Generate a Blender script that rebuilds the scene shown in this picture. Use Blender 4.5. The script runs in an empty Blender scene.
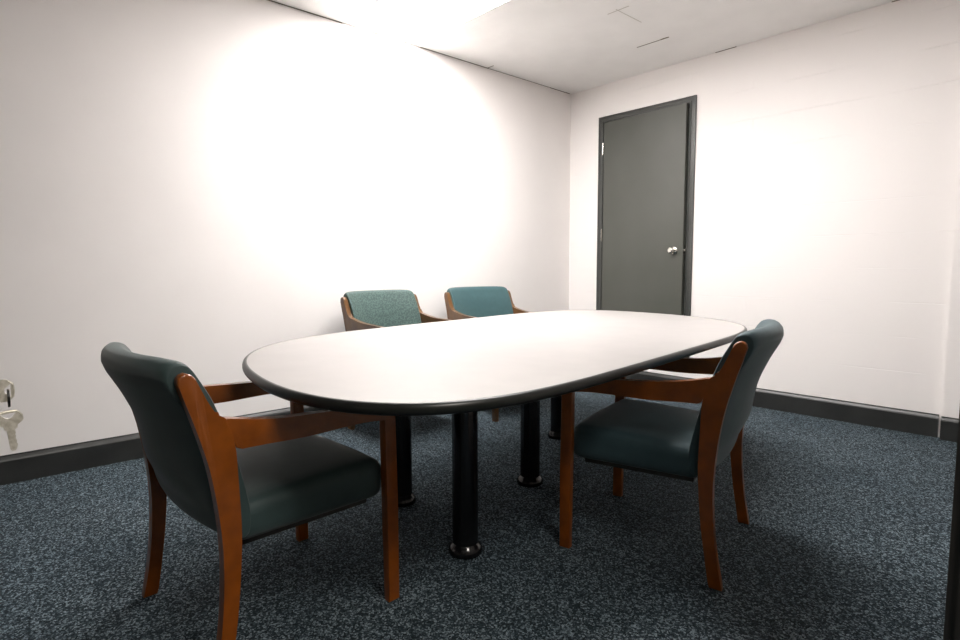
import bpy, bmesh, math, random
from mathutils import Vector, Matrix
R = math.radians
random.seed(4)
sc = bpy.context.scene
C = sc.collection

# ------------------------------------------------------------------ materials
def new_mat(name):
    m = bpy.data.materials.new(name); m.use_nodes = True
    nt = m.node_tree
    return m, nt, nt.nodes['Principled BSDF'], nt.nodes.new('ShaderNodeTexCoord')

def node(nt, t, **kw):
    n = nt.nodes.new(t)
    for k, v in kw.items():
        if k in n.inputs: n.inputs[k].default_value = v
        else: setattr(n, k, v)
    return n

def ramp(nt, src, stops):
    r = nt.nodes.new('ShaderNodeValToRGB')
    e = r.color_ramp.elements
    while len(e) < len(stops): e.new(0.5)
    for i, (p, c) in enumerate(stops):
        e[i].position = p; e[i].color = (*c, 1)
    nt.links.new(src, r.inputs['Fac'])
    return r

def bump(nt, bsdf, src, strength, dist):
    b = node(nt, 'ShaderNodeBump', Strength=strength, Distance=dist)
    nt.links.new(src, b.inputs['Height']); nt.links.new(b.outputs['Normal'], bsdf.inputs['Normal'])
    return b

def noise_mat(name, c1, c2, scale, rough, detail=4, bumps=0.0, bdist=0.001, metallic=0.0, lo=.35, hi=.65, stretch=None, spec=None, coat=0.0, bscale=None, sheen=0.0):
    m, nt, b, tc = new_mat(name)
    mp = node(nt, 'ShaderNodeMapping')
    if stretch: mp.inputs['Scale'].default_value = stretch
    nt.links.new(tc.outputs['Object'], mp.inputs['Vector'])
    n = node(nt, 'ShaderNodeTexNoise', Scale=scale, Detail=detail)
    nt.links.new(mp.outputs['Vector'], n.inputs['Vector'])
    r = ramp(nt, n.outputs['Fac'], [(lo, c1), (hi, c2)])
    nt.links.new(r.outputs['Color'], b.inputs['Base Color'])
    b.inputs['Roughness'].default_value = rough
    b.inputs['Metallic'].default_value = metallic
    if spec is not None: b.inputs['Specular IOR Level'].default_value = spec
    b.inputs['Coat Weight'].default_value = coat
    b.inputs['Coat Roughness'].default_value = 0.12
    b.inputs['Sheen Weight'].default_value = sheen
    if bumps:
        src = n
        if bscale:
            src = node(nt, 'ShaderNodeTexNoise', Scale=bscale, Detail=3.0)
            nt.links.new(tc.outputs['Object'], src.inputs['Vector'])
        bump(nt, b, src.outputs['Fac'], bumps, bdist)
    return m

M = {}
M['paint'] = noise_mat('white_wall_paint', (.84, .805, .785), (.86, .825, .805), 3, .55, bumps=.08, bdist=.002, bscale=90)
M['ceiling'] = noise_mat('ceiling_tile', (.85, .835, .82), (.88, .865, .85), 5, .8, bumps=.1, bdist=.002, bscale=150)
M['tan_low_bounce'] = noise_mat('tan_low_bounce_paint', (.26, .235, .215), (.28, .255, .23), 3, .6, bumps=.08, bdist=.002, bscale=90)  # tan chosen for the unseen walls to limit bounced light
M['seam'] = noise_mat('tile_gap', (.10, .09, .06), (.16, .14, .10), 30, .8)
M['seam_pale'] = noise_mat('tile_edge', (.50, .47, .43), (.60, .57, .53), 30, .8)

# painted block wall: faint mortar courses that show only in places
m, nt, b, tc = new_mat('painted_block_wall'); M['block'] = m
mp = node(nt, 'ShaderNodeMapping'); mp.inputs['Rotation'].default_value = (R(-90), 0, 0)
mp.inputs['Location'].default_value = (.9, .054, 0)
nt.links.new(tc.outputs['Object'], mp.inputs['Vector'])
br = node(nt, 'ShaderNodeTexBrick')
br.inputs['Scale'].default_value = 1.0; br.inputs['Mortar Size'].default_value = .004; br.inputs['Mortar Smooth'].default_value = .5
br.inputs['Brick Width'].default_value = 2.6; br.inputs['Row Height'].default_value = .2172
nt.links.new(mp.outputs['Vector'], br.inputs['Vector'])
nz = node(nt, 'ShaderNodeTexNoise', Scale=2.6, Detail=2.0); nt.links.new(tc.outputs['Object'], nz.inputs['Vector'])
mk = ramp(nt, nz.outputs['Fac'], [(.44, (0, 0, 0)), (.58, (1, 1, 1))])
mul = node(nt, 'ShaderNodeMath', operation='MULTIPLY')
nt.links.new(br.outputs['Fac'], mul.inputs[0]); nt.links.new(mk.outputs['Color'], mul.inputs[1])
neg = node(nt, 'ShaderNodeMath', operation='MULTIPLY'); neg.inputs[1].default_value = -1
nt.links.new(mul.outputs[0], neg.inputs[0])
bump(nt, b, neg.outputs[0], .5, .004)
b.inputs['Base Color'].default_value = (.84, .805, .785, 1); b.inputs['Roughness'].default_value = .5

# carpet: dark blue-grey loop pile, speckled
m, nt, b, tc = new_mat('blue_grey_carpet'); M['carpet'] = m
n1 = node(nt, 'ShaderNodeTexNoise', Scale=330.0, Detail=2.0, Roughness=.85); nt.links.new(tc.outputs['Object'], n1.inputs['Vector'])
vo = node(nt, 'ShaderNodeTexVoronoi', Scale=190.0); nt.links.new(tc.outputs['Object'], vo.inputs['Vector'])
sp = nt.nodes.new('ShaderNodeSeparateColor'); nt.links.new(vo.outputs['Color'], sp.inputs['Color'])
mixf = node(nt, 'ShaderNodeMix'); mixf.inputs[0].default_value = .38
nt.links.new(n1.outputs['Fac'], mixf.inputs[2]); nt.links.new(sp.outputs['Red'], mixf.inputs[3])
r1 = ramp(nt, mixf.outputs[0], [(.34, (.006, .010, .013)), (.56, (.029, .044, .055)), (.76, (.27, .33, .37))])
n2 = node(nt, 'ShaderNodeTexNoise', Scale=2.2, Detail=3.0); nt.links.new(tc.outputs['Object'], n2.inputs['Vector'])
r2 = ramp(nt, n2.outputs['Fac'], [(.3, (.82, .86, .88)), (.7, (1.12, 1.1, 1.08))])
mx = node(nt, 'ShaderNodeMix', data_type='RGBA', blend_type='MULTIPLY'); mx.inputs[0].default_value = 1
nt.links.new(r1.outputs['Color'], mx.inputs[6]); nt.links.new(r2.outputs['Color'], mx.inputs[7])
nt.links.new(mx.outputs[2], b.inputs['Base Color'])
b.inputs['Roughness'].default_value = .95; b.inputs['Specular IOR Level'].default_value = .15
bump(nt, b, mixf.outputs[0], .35, .005)

M['base'] = noise_mat('charcoal_baseboard_paint', (.020, .021, .020), (.030, .031, .030), 6, .38, spec=.5)
M['doorpaint'] = noise_mat('grey_green_door_paint', (.070, .073, .062), (.082, .085, .074), 2.0, .42, bumps=.03, bscale=60)
M['framepaint'] = noise_mat('charcoal_frame_paint', (.050, .052, .048), (.062, .064, .060), 3.0, .36)
M['jambpaint'] = noise_mat('dark_brown_jamb_paint', (.016, .014, .012), (.024, .021, .018), 4.0, .5)
M['chrome'] = noise_mat('satin_nickel', (.62, .60, .55), (.72, .70, .66), 20, .2, metallic=1)
M['keymetal'] = noise_mat('worn_nickel_silver', (.60, .56, .47), (.80, .76, .68), 160, .42, metallic=.75)
M['steel'] = noise_mat('dark_steel', (.05, .05, .05), (.09, .085, .08), 60, .35, metallic=1)
M['laminate'] = noise_mat('white_laminate', (.335, .318, .309), (.35, .332, .322), 8, .42, spec=.3)
M['edge'] = noise_mat('black_vinyl_edge', (.007, .008, .007), (.011, .012, .011), 12, .34, spec=.3)
M['black'] = noise_mat('black_gloss_enamel', (.0035, .0035, .0045), (.006, .006, .007), 10, .16)
M['wood'] = noise_mat('orange_stained_wood', (.150, .035, .0005), (.245, .060, .0010), 9, .34, detail=8, stretch=(14, 1.6, 1.6), spec=.35, coat=.6, lo=.3, hi=.7)
M['walnut'] = noise_mat('brown_stained_wood', (.098, .042, .011), (.155, .070, .020), 9, .3, detail=8, stretch=(14, 1.6, 1.6), spec=.5, coat=.35, lo=.3, hi=.7)
def fabric(name, c1, c2, scale, lo=.3, hi=.7, detail=4):
    return noise_mat(name, c1, c2, scale, .62, detail=detail, bumps=.25, bdist=.0012, bscale=420, lo=lo, hi=hi, spec=.4, sheen=.15)
M['fab_dark'] = fabric('dark_green_teal_vinyl', (.019, .038, .038), (.027, .050, .050), 14)
M['fab_navy'] = fabric('navy_teal_vinyl', (.025, .056, .068), (.034, .071, .083), 14)
M['fab_plain'] = fabric('plain_teal_fabric', (.024, .068, .075), (.031, .082, .089), 30)
M['fab_pattern'] = fabric('mottled_green_fabric', (.027, .055, .050), (.058, .104, .094), 110, lo=.42, hi=.60, detail=1)
M['rubber'] = noise_mat('black_rubber_glide', (.01, .01, .01), (.02, .02, .02), 40, .6)
M['housing'] = noise_mat('white_enamel', (.80, .80, .78), (.84, .84, .82), 4, .35)
m, nt, b, tc = new_mat('lit_lamp_diffuser'); M['lamp'] = m
LAMP = 13.0
b.inputs['Base Color'].default_value = (.9, .9, .88, 1)
b.inputs['Emission Color'].default_value = (1.0, .965, .945, 1); b.inputs['Emission Strength'].default_value = LAMP

# ------------------------------------------------------------------ mesh helpers
def obj(name, bm, mat, parent=None, smooth=None):
    bmesh.ops.recalc_face_normals(bm, faces=bm.faces)
    me = bpy.data.meshes.new(name); bm.to_mesh(me); bm.free()
    mats = mat if isinstance(mat, list) else [mat]
    for x in mats: me.materials.append(x)
    if smooth is not None:
        for p in me.polygons: p.use_smooth = True
        me.set_sharp_from_angle(angle=R(smooth))
    o = bpy.data.objects.new(name, me); C.objects.link(o)
    if parent: o.parent = parent
    return o

def box(bm, a, b, bev=0.0, seg=2):
    r = bmesh.ops.create_cube(bm, size=1)
    c = [(a[i] + b[i]) / 2 for i in range(3)]; s = [abs(b[i] - a[i]) for i in range(3)]
    for v in r['verts']: v.co = Vector([c[i] + v.co[i] * s[i] for i in range(3)])
    if bev:
        es = list({e for v in r['verts'] for e in v.link_edges})
        bmesh.ops.bevel(bm, geom=es, offset=bev, segments=seg, affect='EDGES', profile=.5)
    return r

def lathe(bm, prof, n=40, mat=Matrix()):
    """prof: (radius, height) pairs; axis = local z"""
    rings = []
    for r, z in prof:
        if r < 1e-6: rings.append([bm.verts.new(mat @ Vector((0, 0, z)))])
        else: rings.append([bm.verts.new(mat @ Vector((r * math.cos(2 * math.pi * k / n), r * math.sin(2 * math.pi * k / n), z))) for k in range(n)])
    for a, b in zip(rings, rings[1:]):
        for k in range(n):
            k2 = (k + 1) % n
            if len(a) == 1: bm.faces.new((a[0], b[k], b[k2]))
            elif len(b) == 1: bm.faces.new((a[k], a[k2], b[0]))
            else: bm.faces.new((a[k], a[k2], b[k2], b[k]))
    return bm

def tube(bm, pts, r, n=10, closed=False):
    pts = [Vector(p) for p in pts]; L = len(pts); rings = []; up = Vector((.123, .456, .87))
    for i, p in enumerate(pts):
        if closed: t = pts[(i + 1) % L] - pts[i - 1]
        else: t = pts[min(i + 1, L - 1)] - pts[max(i - 1, 0)]
        t.normalize(); u = t.cross(up).normalized(); w = t.cross(u)
        rings.append([bm.verts.new(p + r * (math.cos(a) * u + math.sin(a) * w)) for a in [2 * math.pi * k / n for k in range(n)]])
    for i in range(L if closed else L - 1):
        a, b = rings[i], rings[(i + 1) % L]
        for k in range(n): bm.faces.new((a[k], a[(k + 1) % n], b[(k + 1) % n], b[k]))
    if not closed:
        bm.faces.new(rings[0][::-1]); bm.faces.new(rings[-1])
    return bm

def spline(pts, n=6):
    out = []
    P = [pts[0]] + list(pts) + [pts[-1]]
    for i in range(1, len(P) - 2):
        p0, p1, p2, p3 = [Vector(P[i + k]) for k in (-1, 0, 1, 2)]
        for k in range(n):
            t = k / n
            out.append(.5 * ((2 * p1) + (p2 - p0) * t + (2 * p0 - 5 * p1 + 4 * p2 - p3) * t * t + (3 * p1 - p0 - 3 * p2 + p3) * t ** 3))
    out.append(Vector(pts[-1]))
    return [tuple(v) for v in out]

def slab(bm, prof, x0, x1, bev=.004, joint=lambda a, b: False):
    """extrude a (y,z) profile from x0 to x1; round its long edges except where it joins another piece"""
    A = [bm.verts.new((x0, y, z)) for y, z in prof]; B = [bm.verts.new((x1, y, z)) for y, z in prof]
    n = len(prof)
    bm.faces.new(A); bm.faces.new(B[::-1])
    for i in range(n): bm.faces.new((A[i], B[i], B[(i + 1) % n], A[(i + 1) % n]))
    if bev:
        es = []
        for L in (A, B):
            for i in range(n):
                if joint(prof[i], prof[(i + 1) % n]): continue
                e = bm.edges.get((L[i], L[(i + 1) % n]))
                if e: es.append(e)
        bmesh.ops.bevel(bm, geom=es, offset=bev, segments=3, affect='EDGES', profile=.5, clamp_overlap=True)

def thing(name, label, cat, loc=(0, 0, 0), rz=0, group=None):
    o = bpy.data.objects.new(name, None); C.objects.link(o)
    o.empty_display_size = .1
    o.location = loc; o.rotation_euler = (0, 0, rz)
    o['label'] = label; o['category'] = cat
    if group: o['group'] = group
    return o

def struct(o, label, cat):
    o['kind'] = 'structure'; o['label'] = label; o['category'] = cat
    return o

# ------------------------------------------------------------------ room shell
H = 2.668           # ceiling
XR = 3.445          # inner face of the right wall, where the camera's doorway is
YF = -6.40          # unseen front wall, set far back so it bounces less light
XH = 5.0            # far side of the corridor outside the doorway
YJ, YK = -3.285, -4.446   # two sides of that doorway

bm = bmesh.new(); box(bm, (-.1, YF - .1, -.1), (XH + .1, .7, 0))
struct(obj('floor', bm, M['carpet']), 'dark blue grey speckled carpet covering the whole floor', 'floor')

# light fitting opening in the ceiling
LX0, LX1, LY0, LY1 = .025, 2.465, -2.378, -1.768
bm = bmesh.new()
box(bm, (-.1, YF - .1, H), (XH + .1, LY0, H + .1)); box(bm, (-.1, LY1, H), (XH + .1, .7, H + .1))
box(bm, (-.1, LY0, H), (LX0, LY1, H + .1)); box(bm, (LX1, LY0, H), (XH + .1, LY1, H + .1))
struct(obj('ceiling', bm, M['ceiling']), 'off white tiled ceiling', 'ceiling')

bm = bmesh.new(); box(bm, (-.1, YF - .1, 0), (0, .1, H))
struct(obj('wall_left', bm, M['paint']), 'long white painted wall behind the table, on the left', 'wall')

# door wall: opening for the grey door, and a slightly proud length of wall at its right end
DX0, DX1, DZ = .334, 1.262, 2.384     # outside of the frame
DB = .222             # the door sits above a low white riser
STEP = 2.905
bm = bmesh.new()
g = .03
box(bm, (0, 0, 0), (DX0 + g, .12, H)); box(bm, (DX1 - g, 0, 0), (STEP, .12, H)); box(bm, (DX0 + g, 0, DZ - g), (DX1 - g, .12, H)); box(bm, (DX0 + g, 0, 0), (DX1 - g, .12, DB))
box(bm, (STEP, -.036, 0), (XH, .12, H))
struct(obj('wall_back', bm, M['block']), 'white painted block wall holding the grey door', 'wall')
bm = bmesh.new(); box(bm, (DX0 - .2, .55, 0), (DX1 + .2, .6, H)); box(bm, (DX0 - .2, .12, 0), (DX0 - .15, .55, H)); box(bm, (DX1 + .15, .12, 0), (DX1 + .2, .55, H))
struct(obj('wall_closet', bm, M['paint']), 'white wall of the dark space behind the grey door', 'wall')

bm = bmesh.new()
box(bm, (XR, YJ + .03, 0), (XR + .14, -.036, H)); box(bm, (XR, YF, 0), (XR + .14, YK - .03, H)); box(bm, (XR, YK - .03, DZ - .03), (XR + .14, YJ + .03, H))
struct(obj('wall_right', bm, M['tan_low_bounce']), 'tan wall with the open doorway, just outside the right of the photo', 'wall')
bm = bmesh.new(); box(bm, (0, YF - .1, 0), (XH, YF, H))
struct(obj('wall_front', bm, M['tan_low_bounce']), 'tan wall behind the open door, out of the photo', 'wall')
bm = bmesh.new(); box(bm, (XH, YF, 0), (XH + .1, 0, H))
struct(obj('wall_corridor', bm, M['tan_low_bounce']), 'tan corridor wall behind the viewer', 'wall')

# baseboards: flat face, a step and a bevelled cap
BP = [(0, 0), (.018, 0), (.018, .113), (.0165, .117), (.0145, .1215), (.0132, .1235), (.0075, .133), (.006, .1345), (.006, .1405), (0, .1405)]
def baseboard(name, runs, label):
    """runs: (axis, p0, p1, face) ; axis 'x' runs along x at y=face toward -y; 'y' runs along y at x=face toward +x"""
    bm = bmesh.new()
    for ax, p0, p1, face in runs:
        if ax == 'x': f = lambda p, d, z: (p, face - d, z)
        else: f = lambda p, d, z: (face + d, p, z)
        A = [bm.verts.new(f(p0, d, z)) for d, z in BP]; B = [bm.verts.new(f(p1, d, z)) for d, z in BP]
        for i in range(len(BP)): bm.faces.new((A[i], B[i], B[(i + 1) % len(BP)], A[(i + 1) % len(BP)]))
        bm.faces.new(A); bm.faces.new(B)
    return struct(obj(name, bm, M['base']), label, 'baseboard')
baseboard('baseboard_left', [('y', YF, 0, 0)], 'charcoal baseboard along the left wall')
baseboard('baseboard_back', [('x', .0165, STEP - .017, 0), ('x', STEP, XR, -.036)], 'charcoal baseboard along the door wall')

# dark gaps where ceiling tiles meet the left wall, and open joints between tiles
bm = bmesh.new()
box(bm, (0, YF, H - .005), (.004, LY0 - .01, H)); box(bm, (0, LY1 + .02, H - .0035), (.004, -1.06, H)); box(bm, (0, -1.06, H - .0018), (.003, -.30, H)); box(bm, (0, -.30, H - .004), (.004, -.02, H))
struct(obj('trim_1', bm, M['seam']), 'thin dark gap between the ceiling and the left wall', 'trim')
bm = bmesh.new()
box(bm, (1.06, -.540, H - .002), (1.30, -.534, H)); box(bm, (1.26, -.545, H - .002), (1.32, -.533, H)); box(bm, (.004, -1.075, H - .002), (.075, -1.069, H))
struct(obj('trim_2', bm, M['seam']), 'dark open joint between two ceiling tiles in front of the door', 'trim')
bm = bmesh.new()
box(bm, (1.325, -1.19, H - .0015), (1.330, -.90, H)); box(bm, (1.25, -1.172, H - .0015), (1.41, -1.166, H))
struct(obj('trim_3', bm, M['seam_pale']), 'faint crossed joint between ceiling tiles', 'trim')
bm = bmesh.new()
box(bm, (1.40, -.003, H - .004), (1.56, 0, H)); box(bm, (2.52, -.003, H - .004), (2.62, 0, H))
struct(obj('trim_4', bm, M['seam']), 'short dark gap where the ceiling meets the door wall', 'trim')

# ------------------------------------------------------------------ grey door
d1 = bpy.data.objects.new('door_1', None); C.objects.link(d1); d1.location = (DX0, 0, DB)
struct(d1, 'dark grey green flush door standing slightly ajar in its frame', 'door')
W = DX1 - DX0; FW = .052; DH = DZ - DB
def frame_bm(W, T, face=.014, depth=.13, fw=FW):
    bm = bmesh.new()
    # face moulding with a raised outer lip, mitred round the opening
    prof = [(0, .002), (0, -face), (.010, -face), (.014, -face + .006), (fw - .016, -face + .006), (fw - .010, -face - .001), (fw, -face - .001), (fw, depth), (fw - .012, depth), (fw - .012, .002)]
    def ring(off, y): return [(off, y, 0), (off, y, T - off), (W - off, y, T - off), (W - off, y, 0)]
    L = [[bm.verts.new(c) for c in ring(o, y)] for o, y in prof]
    n = len(L)
    for i in range(n):
        a, b = L[i], L[(i + 1) % n]
        for k in range(3): bm.faces.new((a[k], a[k + 1], b[k + 1], b[k]))
    bm.faces.new([l[0] for l in L]); bm.faces.new([l[3] for l in L])
    return bm
fr = obj('door_frame', frame_bm(W, DH), M['framepaint'], d1)
bm = bmesh.new()
for (a, b) in (((FW, .042, 0), (FW + .014, .075, DH - FW)), ((W - FW - .014, .042, 0), (W - FW, .075, DH - FW)), ((FW, .042, DH - FW - .014), (W - FW, .075, DH - FW))): box(bm, a, b)
obj('door_stop', bm, M['framepaint'], d1)
LW = W - 2 * FW - .008
def leaf_at(parent, name, lw, top, hinge, ang, mat, thick=.04):
    o = obj(name, (lambda b: (box(b, (0, 0, .012), (lw, thick, top), .0015, 1), b)[1])(bmesh.new()), mat, parent)
    o.location = hinge; o.rotation_euler = (0, 0, ang)
    return o
lf = leaf_at(d1, 'door_leaf', LW - .004, DH - FW - .004, (FW + .004, -.010, 0), R(-2.6), M['doorpaint'])
KZ = 1.178 - DB
def knob_bm():
    bm = bmesh.new()
    lathe(bm, [(0, 0), (.033, 0), (.033, .003), (.028, .009), (.015, .013), (.012, .022), (.013, .030), (.022, .036), (.027, .045), (.0275, .054), (.024, .063), (.017, .067), (.0165, .0655), (.008, .0655), (.0075, .068), (0, .068)], 36)
    return bm
kn = obj('door_knob', knob_bm(), M['chrome'], lf, 40); kn.location = (LW - .082, 0, KZ); kn.rotation_euler = (R(90), 0, 0)
bm = bmesh.new(); box(bm, (-.0012, .008, KZ - .028), (0.0005, .032, KZ + .028)); box(bm, (-.001, .012, KZ - .008), (.011, .028, KZ + .008), .002)
la = obj('latch', bm, M['chrome'], lf); la.location = (LW - .004, 0, 0)
for z in (.30, 1.335 - DB, 2.10 - DB):
    bm = bmesh.new()
    for k in range(5):
        z0 = z - .05 + k * .02
        lathe(bm, [(0, z0 + .0008), (.0065, z0 + .0008), (.0065, z0 + .0192), (0, z0 + .0192)], 14)
    lathe(bm, [(0, z - .056), (.004, z - .055), (.005, z - .05)], 12); lathe(bm, [(.005, z + .05), (.004, z + .055), (0, z + .056)], 12)
    hg = obj('hinge', bm, M['chrome'], d1, 40); hg.location = (FW + .001, -.0185, 0)

# ------------------------------------------------------------------ doorway the photo is taken from
def jamb_bm():
    bm = bmesh.new(); T = DZ
    for (y0, y1) in ((YJ, YJ + .03), (YK - .03, YK)): box(bm, (XR - .002, y0, 0), (XR + .142, y1, T - .03))
    box(bm, (XR - .002, YK - .03, T - .03), (XR + .142, YJ + .03, T))
    box(bm, (XR + .055, YJ - .014, 0), (XR + .09, YJ, T - .03)); box(bm, (XR + .055, YK, 0), (XR + .09, YK + .014, T - .03)); box(bm, (XR + .055, YK, T - .044), (XR + .09, YJ, T - .03))
    for s in (0, 1):
        xa, xb = ((XR - .016, XR - .002), (XR + .142, XR + .156))[s]
        box(bm, (xa, YJ + .006, 0), (xb, YJ + .062, T + .03)); box(bm, (xa, YK - .062, 0), (xb, YK - .006, T + .03)); box(bm, (xa, YK - .006, T - .026), (xb, YJ + .006, T + .03))
    return bm
struct(obj('trim_5', jamb_bm(), M['jambpaint']), 'dark door jamb at the right edge of the photo, close to the viewer', 'door frame')
d2 = bpy.data.objects.new('door_2', None); C.objects.link(d2); d2.location = (XR - .002, YK + .004, 0)
struct(d2, 'open door with keys in its lock, just outside the left edge of the photo', 'door')
bm = bmesh.new(); box(bm, (-.92, -.040, .012), (-.004, 0, DZ - .036), .0015, 1)
obj('door_leaf', bm, M['doorpaint'], d2)
KX2, KZ2 = -.842, .8775
for s in (1, -1):
    kn = obj('door_knob', knob_bm(), M['chrome'], d2, 40)
    kn.location = (KX2, 0 if s > 0 else -.040, KZ2); kn.rotation_euler = (R(-90) if s > 0 else R(90), 0, 0)

# keys: one in the lock, one hanging from the ring
def key_bm(t=.0022):
    """bow towards +y at the origin end, blade towards -y; lies in the y-z plane, thickness along x"""
    bm = bmesh.new()
    out = [(-.0135, -.0045), (-.0150, -.0020), (-.0150, .0040), (-.0125, .0080), (-.0090, .0118), (0, .0128), (.0090, .0118), (.0125, .0080), (.0150, .0040), (.0150, -.0020), (.0135, -.0045), (.0075, -.0085), (.0070, -.0125),
           (.0042, -.0140), (.0042, -.0190), (.0030, -.0210), (.0040, -.0232), (.0026, -.0262), (.0042, -.0290), (.0030, -.0318), (.0042, -.0348), (.0034, -.0378), (.0008, -.0425), (-.0030, -.0425), (-.0046, -.0395), (-.0046, -.0140), (-.0070, -.0125), (-.0075, -.0085)]
    hole = [(-.0085, .0085), (.0085, .0085), (.0035, .0025), (0, .0012), (-.0035, .0025)]
    def wall(loop):
        A = [bm.verts.new((-t / 2, y, z)) for y, z in loop]; B = [bm.verts.new((t / 2, y, z)) for y, z in loop]
        n = len(loop)
        for i in range(n): bm.faces.new((A[i], A[(i + 1) % n], B[(i + 1) % n], B[i]))
        return A, B
    oa, ob = wall(out); ha, hb = wall(hole)
    for L1, L2 in ((oa, ha), (ob, hb)):
        es = [bm.edges.get((L[i], L[(i + 1) % len(L)])) for L in (L1, L2) for i in range(len(L))]
        bmesh.ops.triangle_fill(bm, use_beauty=True, edges=es)
    for s in (-1, 1):   # raised rim of the bow and milled groove rib
        tube(bm, [(s * t / 2, y, z) for y, z in [(-.0120, .0065), (-.0085, .0105), (0, .0116), (.0085, .0105), (.0120, .0065), (.0138, .002)]], .0007, 6)
        box(bm, (s * t / 2, -.0012, -.0400), (s * (t / 2 + .0004), .0006, -.0135))
    return bm
kx = XR - .002 + KX2; ky = YK + .004 + .0730
kr = thing('key_ring', 'two worn silver keys on a ring hanging at the left edge of the photo', 'keys', (kx, ky, KZ2))
k1 = obj('key', key_bm(), M['keymetal'], kr); k1.rotation_euler = (R(-90), 0, 0); k1.location = (0, .0175, 0)
kyh = .0175 + .0085
rr = .0115
bm = bmesh.new()
tube(bm, [(rr * math.cos(2 * math.pi * k / 36), .0009 * math.sin(math.pi * k / 36), rr * math.sin(2 * math.pi * k / 36)) for k in range(36)], .0008, 8, True)
tube(bm, [(rr * math.cos(2 * math.pi * k / 36), .0016, rr * math.sin(2 * math.pi * k / 36)) for k in range(36)], .0008, 8, True)
rg = obj('split_ring', bm, M['steel'], kr, 60); rg.location = (0, kyh - .004, -rr * .55 - .004)
k2 = obj('key', key_bm(), M['keymetal'], kr); k2.location = (0, kyh - .004, -2 * rr - .0165); k2.rotation_euler = (R(5), 0, R(4))

# ------------------------------------------------------------------ ceiling light
cl = thing('ceiling_light', 'long bright recessed fluorescent light in the ceiling, starting at the left wall', 'ceiling light', ((LX0 + LX1) / 2, (LY0 + LY1) / 2, H))
hx, hy = (LX1 - LX0) / 2, (LY1 - LY0) / 2
bm = bmesh.new()
for a, b in (((-hx, -hy, 0), (-hx + .004, hy, .095)), ((hx - .004, -hy, 0), (hx, hy, .095)), ((-hx, -hy, 0), (hx, -hy + .004, .095)), ((-hx, hy - .004, 0), (hx, hy, .095)), ((-hx, -hy, .091), (hx, hy, .095))): box(bm, a, b)
obj('housing', bm, M['housing'], cl)
bm = bmesh.new()
f = .022
for a, b in (((-hx, -hy, -.004), (-hx + f, hy, .004)), ((hx - f, -hy, -.004), (hx, hy, .004)), ((-hx + f, -hy, -.004), (hx - f, -hy + f, .004)), ((-hx + f, hy - f, -.004), (hx - f, hy, .004))): box(bm, a, b)
obj('trim_frame', bm, M['housing'], cl)
bm = bmesh.new(); box(bm, (-hx + f, -hy + f, -.001), (hx - f, hy - f, .003))
obj('diffuser', bm, M['lamp'], cl)

# ------------------------------------------------------------------ table
TA, TX, TY, Ta, Tb, Tn, Tk, TS = .13723, 1.777, -2.392, .745, 1.401, 2.239, 5.314, -.298
TZ = .74
def outline(off, N=180):
    """table plan about the table centre, grown outward by off"""
    P = []
    for i in range(N):
        th = 2 * math.pi * (i + .5) / N
        c, s = math.cos(th), math.sin(th)
        # even out the spacing round the corners
        x = math.copysign(abs(c) ** (2 / Tn), c) * Ta; y = math.copysign(abs(s) ** (2 / Tk), s) * Tb
        P.append(Vector((x, y + TS * x)))
    # resample by arc length
    L = [0]
    for i in range(N): L.append(L[-1] + (P[(i + 1) % N] - P[i]).length)
    Q = []; j = 0
    for i in range(N):
        t = L[-1] * i / N
        while L[j + 1] < t: j += 1
        u = (t - L[j]) / max(1e-9, L[j + 1] - L[j]); Q.append(P[j].lerp(P[(j + 1) % N], u))
    out = []
    for i in range(N):
        t = (Q[(i + 1) % N] - Q[i - 1]).normalized(); out.append(Q[i] + off * Vector((t.y, -t.x)))
    ca, sa = math.cos(TA), math.sin(TA)
    return [(v.x * ca - v.y * sa, v.x * sa + v.y * ca) for v in out]
table = thing('conference_table', 'large white topped oval conference table with black edge and thick black legs', 'table', (TX, TY, 0))
bm = bmesh.new()
top = [bm.verts.new((x, y, TZ)) for x, y in outline(-.004)]; bot = [bm.verts.new((x, y, TZ - .027)) for x, y in outline(-.004)]
N = len(top)
bm.faces.new(top); bm.faces.new(bot[::-1])
for i in range(N): bm.faces.new((top[i], bot[i], bot[(i + 1) % N], top[(i + 1) % N]))
obj('tabletop', bm, M['laminate'], table)
bm = bmesh.new()
rings = [[bm.verts.new((x, y, TZ + dz)) for x, y in outline(o)] for o, dz in [(-.0042, .0004), (.000, .0004), (.004, -.001), (.008, -.005), (.010, -.011), (.010, -.017), (.008, -.023), (.004, -.027), (-.001, -.029), (-.030, -.029), (-.030, -.027), (-.0042, -.027)]]
for a, b in zip(rings, rings[1:] + rings[:1]):
    for i in range(N): bm.faces.new((a[i], a[(i + 1) % N], b[(i + 1) % N], b[i]))
obj('edge_band', bm, M['edge'], table, 50)
for (x, y) in ((2.031, -3.066), (1.494, -2.979), (1.723, -2.391), (1.315, -1.702)):
    bm = bmesh.new()
    lathe(bm, [(0, .03), (.047, .03), (.047, TZ - .034), (0, TZ - .034)], 40)
    lg = obj('leg', bm, M['black'], table, 40); lg.location = (x - TX, y - TY, 0)
    bm = bmesh.new(); lathe(bm, [(0, 0), (.058, 0), (.0615, .004), (.0625, .012), (.061, .022), (.056, .031), (.0505, .037), (.0475, .042), (0, .042)], 40)
    obj('foot', bm, M['black'], lg, 50)
    bm = bmesh.new(); lathe(bm, [(0, TZ - .042), (.064, TZ - .042), (.066, TZ - .038), (.066, TZ - .0275), (0, TZ - .0275)], 40)
    obj('mounting_plate', bm, M['black'], lg, 40)

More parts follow.
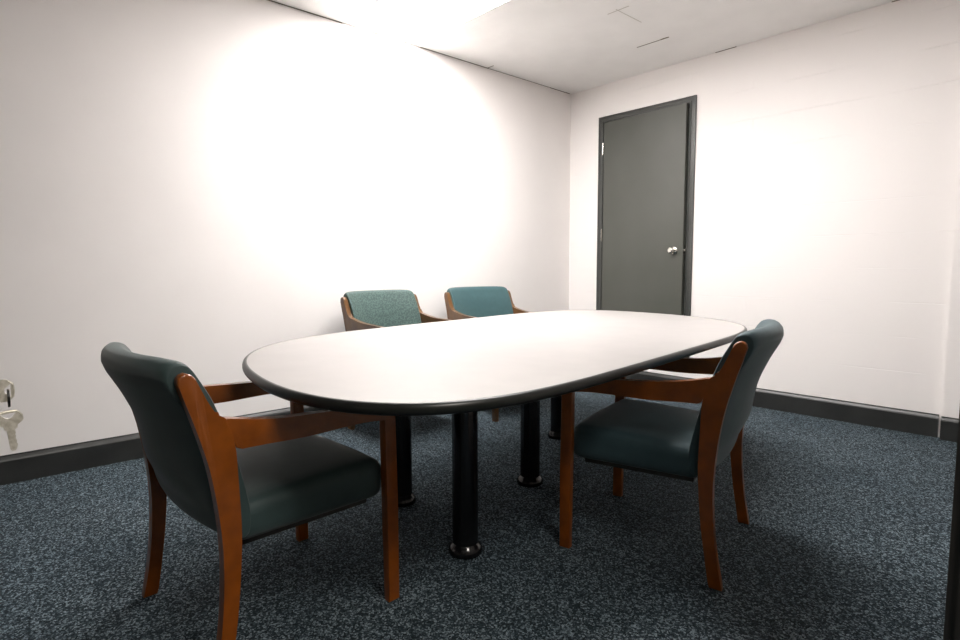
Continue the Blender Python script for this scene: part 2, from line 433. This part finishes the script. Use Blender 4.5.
# ------------------------------------------------------------------ chairs
S0 = .26            # local y = s - S0, chair faces +y
HW = .287           # half distance between the side frames
TH = .030           # board thickness
def sy(pts): return [(s - S0, z) for s, z in pts]
JA, JB = (.028, .688), (.048, .612)
back_edge = spline([(-.078, .790), (-.063, .738), (-.046, .683), (-.017, .57), (.001, .44), (.007, .325), (.001, .2), (-.011, .1), (-.030, 0)], 4)
inner_low = spline([(.010, 0), (.026, .1), (.040, .2), (.050, .31), (.054, .40), (.051, .525), JB], 4)
inner_top = spline([JA, (.006, .703), (-.011, .731), (-.024, .760), (-.036, .788)], 4)
cap = [(-.039, .798), (-.048, .807), (-.059, .811), (-.069, .808), (-.076, .801)]
REAR = sy(inner_low + inner_top + cap + back_edge)
arm_top = spline([JA, (.075, .677), (.16, .663), (.264, .656), (.37, .650), (.46, .643), (.516, .636)], 4)
arm_end = [(.529, .632), (.536, .624), (.538, .612), (.536, .592)]
arm_bot = spline([(.494, .592), (.44, .5975), (.377, .599), (.24, .596), (.14, .600), (.085, .602), (.058, .603), JB], 4)
ARM = sy(arm_top + arm_end + arm_bot)
FRONT = sy([(.501, 0), (.540, 0), (.539, .3), (.536, .592), (.494, .592), (.499, .3)])
def close(a, b): return abs(a[0] - b[0]) + abs(a[1] - b[1]) < 2e-3
ja, jb = sy([JA, JB]); fa, fb = sy([(.536, .592), (.494, .592)])
def joint(a, b):
    return (close(a, ja) and close(b, jb)) or (close(a, jb) and close(b, ja)) or (close(a, fa) and close(b, fb)) or (close(a, fb) and close(b, fa))

def rounded_box_bm(x0, x1, y0, y1, z0, z1, r, shape=None, nx=14, ny=14, nz=4):
    """box with rounded edges, cut into a grid so that it can be shaped"""
    bm = bmesh.new()
    def ax(a, b, n): return [a + (b - a) * k / n for k in range(n + 1)]
    def axr(a, b, n):
        e = [a + r * (1 - math.cos(math.pi / 2 * k / 4)) for k in range(4)]
        f = [b - r * (1 - math.cos(math.pi / 2 * k / 4)) for k in range(4)][::-1]
        m = [a + r + (b - a - 2 * r) * k / n for k in range(n + 1)]
        return e + m + f
    X, Y, Z = axr(x0, x1, nx), axr(y0, y1, ny), axr(z0, z1, nz)
    V = {}
    def vert(x, y, z):
        k = (round(x, 6), round(y, 6), round(z, 6))
        if k not in V:
            p = Vector((x, y, z)); q = Vector((min(max(x, x0 + r), x1 - r), min(max(y, y0 + r), y1 - r), min(max(z, z0 + r), z1 - r)))
            d = p - q
            if d.length > 1e-9: p = q + d.normalized() * r
            if shape: p = Vector(shape(p))
            V[k] = bm.verts.new(p)
        return V[k]
    def face(A, B, f):
        for i in range(len(A) - 1):
            for j in range(len(B) - 1):
                vs = [f(A[i], B[j]), f(A[i + 1], B[j]), f(A[i + 1], B[j + 1]), f(A[i], B[j + 1])]
                if len(set(vs)) == 4:
                    try: bm.faces.new(vs)
                    except ValueError: pass
    for z in (z0, z1): face(X, Y, lambda a, b: vert(a, b, z))
    for y in (y0, y1): face(X, Z, lambda a, b: vert(a, y, b))
    for x in (x0, x1): face(Y, Z, lambda a, b: vert(x, a, b))
    return bm

def backrest_bm():
    """upholstered back: bowed across its width, leaning, with a crest rolled over backwards"""
    bm = bmesh.new()
    back = spline([(.060, .352), (.030, .372), (.013, .43), (.000, .50), (-.020, .62), (-.050, .70), (-.072, .745), (-.088, .775), (-.097, .800)], 4)
    crest = spline([(-.097, .800), (-.095, .822), (-.083, .838), (-.066, .843), (-.044, .836), (-.029, .818)], 4)
    front = spline([(-.029, .818), (-.014, .79), (.004, .755), (.022, .710), (.046, .640), (.070, .560), (.088, .480), (.098, .410), (.094, .365), (.078, .350)], 4)
    loop = back + crest[1:] + front[1:]
    cs = sum(s for s, z in loop) / len(loop)
    xs = [-.271, -.2705, -.268, -.263, -.254] + [-.24 + .048 * k for k in range(11)] + [.254, .263, .268, .2705, .271]
    rows = []
    for x in xs:
        u = x / .271
        e = max(0, (abs(x) - .251) / .020)                     # rounding at the two ends
        sh = 1 - .13 * (1 - math.sqrt(max(0, 1 - e * e)))
        bow = -.050 * (1 - u * u)
        row = []
        for s, z in loop:
            axis = .028 - (z - .36) * .165                      # centre line of the pad
            s2 = axis + (s - axis) * (sh if e else 1)
            z2 = .61 + (z - .61) * (1 - .03 * (1 - math.sqrt(max(0, 1 - e * e)))) - .010 * u ** 10 * max(0, (z - .7) / .14)
            row.append(bm.verts.new((x, s2 + bow * min(1, max(.5, (z - .34) / .17)) - S0, z2)))
        rows.append(row)
    n = len(loop)
    for a, b in zip(rows, rows[1:]):
        for i in range(n): bm.faces.new((a[i], a[(i + 1) % n], b[(i + 1) % n], b[i]))
    bm.faces.new(rows[0]); bm.faces.new(rows[-1][::-1])
    return bm

def seat_shape(p):
    y = p.y + S0; u = p.x / .271; v = (y - .28) / .235
    z = p.z
    if z > .41:
        z += .014 * (1 - u * u) * (1 - min(1, v * v)) - .008 + .020 * (y - .1) / .4
        if y > .46: z -= .9 * (y - .46) ** 2 * 4
    return (p.x, p.y - .0 + (.012 * (1 - u * u) if y > .5 else 0), z)

def make_chair(label, fab, wood, group='upholstered wooden armchairs around the table'):
    t = thing('armchair', label, 'chair', group=group)
    for s in (-1, 1):
        x0, x1 = s * HW - TH / 2, s * HW + TH / 2
        bm = bmesh.new(); slab(bm, REAR, x0, x1, .005, joint); obj('rear_leg', bm, wood, t, 45)
        bm = bmesh.new(); slab(bm, ARM, x0, x1, .005, joint); obj('armrest', bm, wood, t, 45)
        bm = bmesh.new(); slab(bm, FRONT, x0, x1, .004, joint); obj('front_leg', bm, wood, t, 45)
    obj('seat', rounded_box_bm(-.2705, .2705, .050 - S0, .515 - S0, .335, .454, .036, seat_shape), fab, t, 60)
    obj('backrest', backrest_bm(), fab, t, 60)
    bm = bmesh.new()
    box(bm, (-.235, .447 - S0, .318), (.235, .470 - S0, .352), .003); box(bm, (-.235, .08 - S0, .318), (.235, .103 - S0, .352), .003)
    for s in (-1, 1): box(bm, (s * .235, .08 - S0, .318), (s * .213, .47 - S0, .352), .003)
    obj('seat_rail', bm, M['jambpaint'], t)
    return t

def dup(src, label, fab, wood):
    r = src.copy(); C.objects.link(r); r['label'] = label
    for ch in list(src.children):
        c = ch.copy(); C.objects.link(c); c.parent = r
        c.material_slots[0].link = 'OBJECT'
        c.material_slots[0].material = fab if ch.name.split('.')[0] in ('seat', 'backrest') else (wood if 'rail' not in ch.name else M['jambpaint'])
    return r

def place(o, x, y, deg, sc=(1, 1, 1)):
    o.location = (x, y, 0); o.rotation_euler = (0, 0, R(deg)); o.scale = sc

chL = make_chair('dark green wooden armchair in the left foreground, its orange wood side nearest the viewer', M['fab_dark'], M['wood'])
place(chL, 1.830, -3.708, 3.2, (1, 1, .982))
chR = dup(chL, 'dark blue teal armchair on the right of the table, facing left, wood in shadow', M['fab_navy'], M['wood'])
place(chR, 2.425, -2.414, 105.2, (1, 1, 1.0))
chP = dup(chL, 'armchair with mottled green fabric against the white wall, left one of the far pair', M['fab_pattern'], M['walnut'])
place(chP, .53, -2.235, -85, (1.02, 1.0, 1.057))
chT = dup(chL, 'armchair with plain smooth teal fabric against the white wall, nearer the door', M['fab_plain'], M['walnut'])
place(chT, .55, -1.415, -95, (1.02, 1.0, 1.062))

# ------------------------------------------------------------------ camera, world
f, yaw, pitch, roll = 576.835, R(48.003), R(5.0983), R(-.2013)
fwd = Vector((-math.sin(yaw) * math.cos(pitch), math.cos(yaw) * math.cos(pitch), -math.sin(pitch)))
right = Vector((math.cos(yaw), math.sin(yaw), 0)); up = right.cross(fwd)
r2 = math.cos(roll) * right + math.sin(roll) * up; u2 = -math.sin(roll) * right + math.cos(roll) * up
cd = bpy.data.cameras.new('camera'); cam = bpy.data.objects.new('camera', cd); C.objects.link(cam)
cam.matrix_world = Matrix(((r2.x, u2.x, -fwd.x, 3.580), (r2.y, u2.y, -fwd.y, -4.3848), (r2.z, u2.z, -fwd.z, 1.0362), (0, 0, 0, 1)))
cd.sensor_width = 36; cd.lens = f / 960 * 36; cd.clip_start = .01
sc.camera = cam

w = bpy.data.worlds.new('world'); sc.world = w; w.use_nodes = True
w.node_tree.nodes['Background'].inputs['Color'].default_value = (.5, .52, .55, 1)
w.node_tree.nodes['Background'].inputs['Strength'].default_value = .05

# added corridor fill light behind the viewer, brightens the near floor and left chair
ld = bpy.data.lights.new('corridor_fill_light', 'AREA'); ld.shape = 'RECTANGLE'; ld.size = .6; ld.size_y = .8; ld.energy = 27; ld.color = (1, .95, .88)
lo = bpy.data.objects.new('corridor_fill_light', ld); C.objects.link(lo); lo.location = (4.35, -3.68, H - .03)

sc.view_settings.view_transform = 'Standard'; sc.view_settings.look = 'None'
sc.view_settings.exposure = 1.43; sc.view_settings.gamma = 1; sc.view_settings.use_curve_mapping = False
sc.cycles.max_bounces = 12; sc.cycles.diffuse_bounces = 6
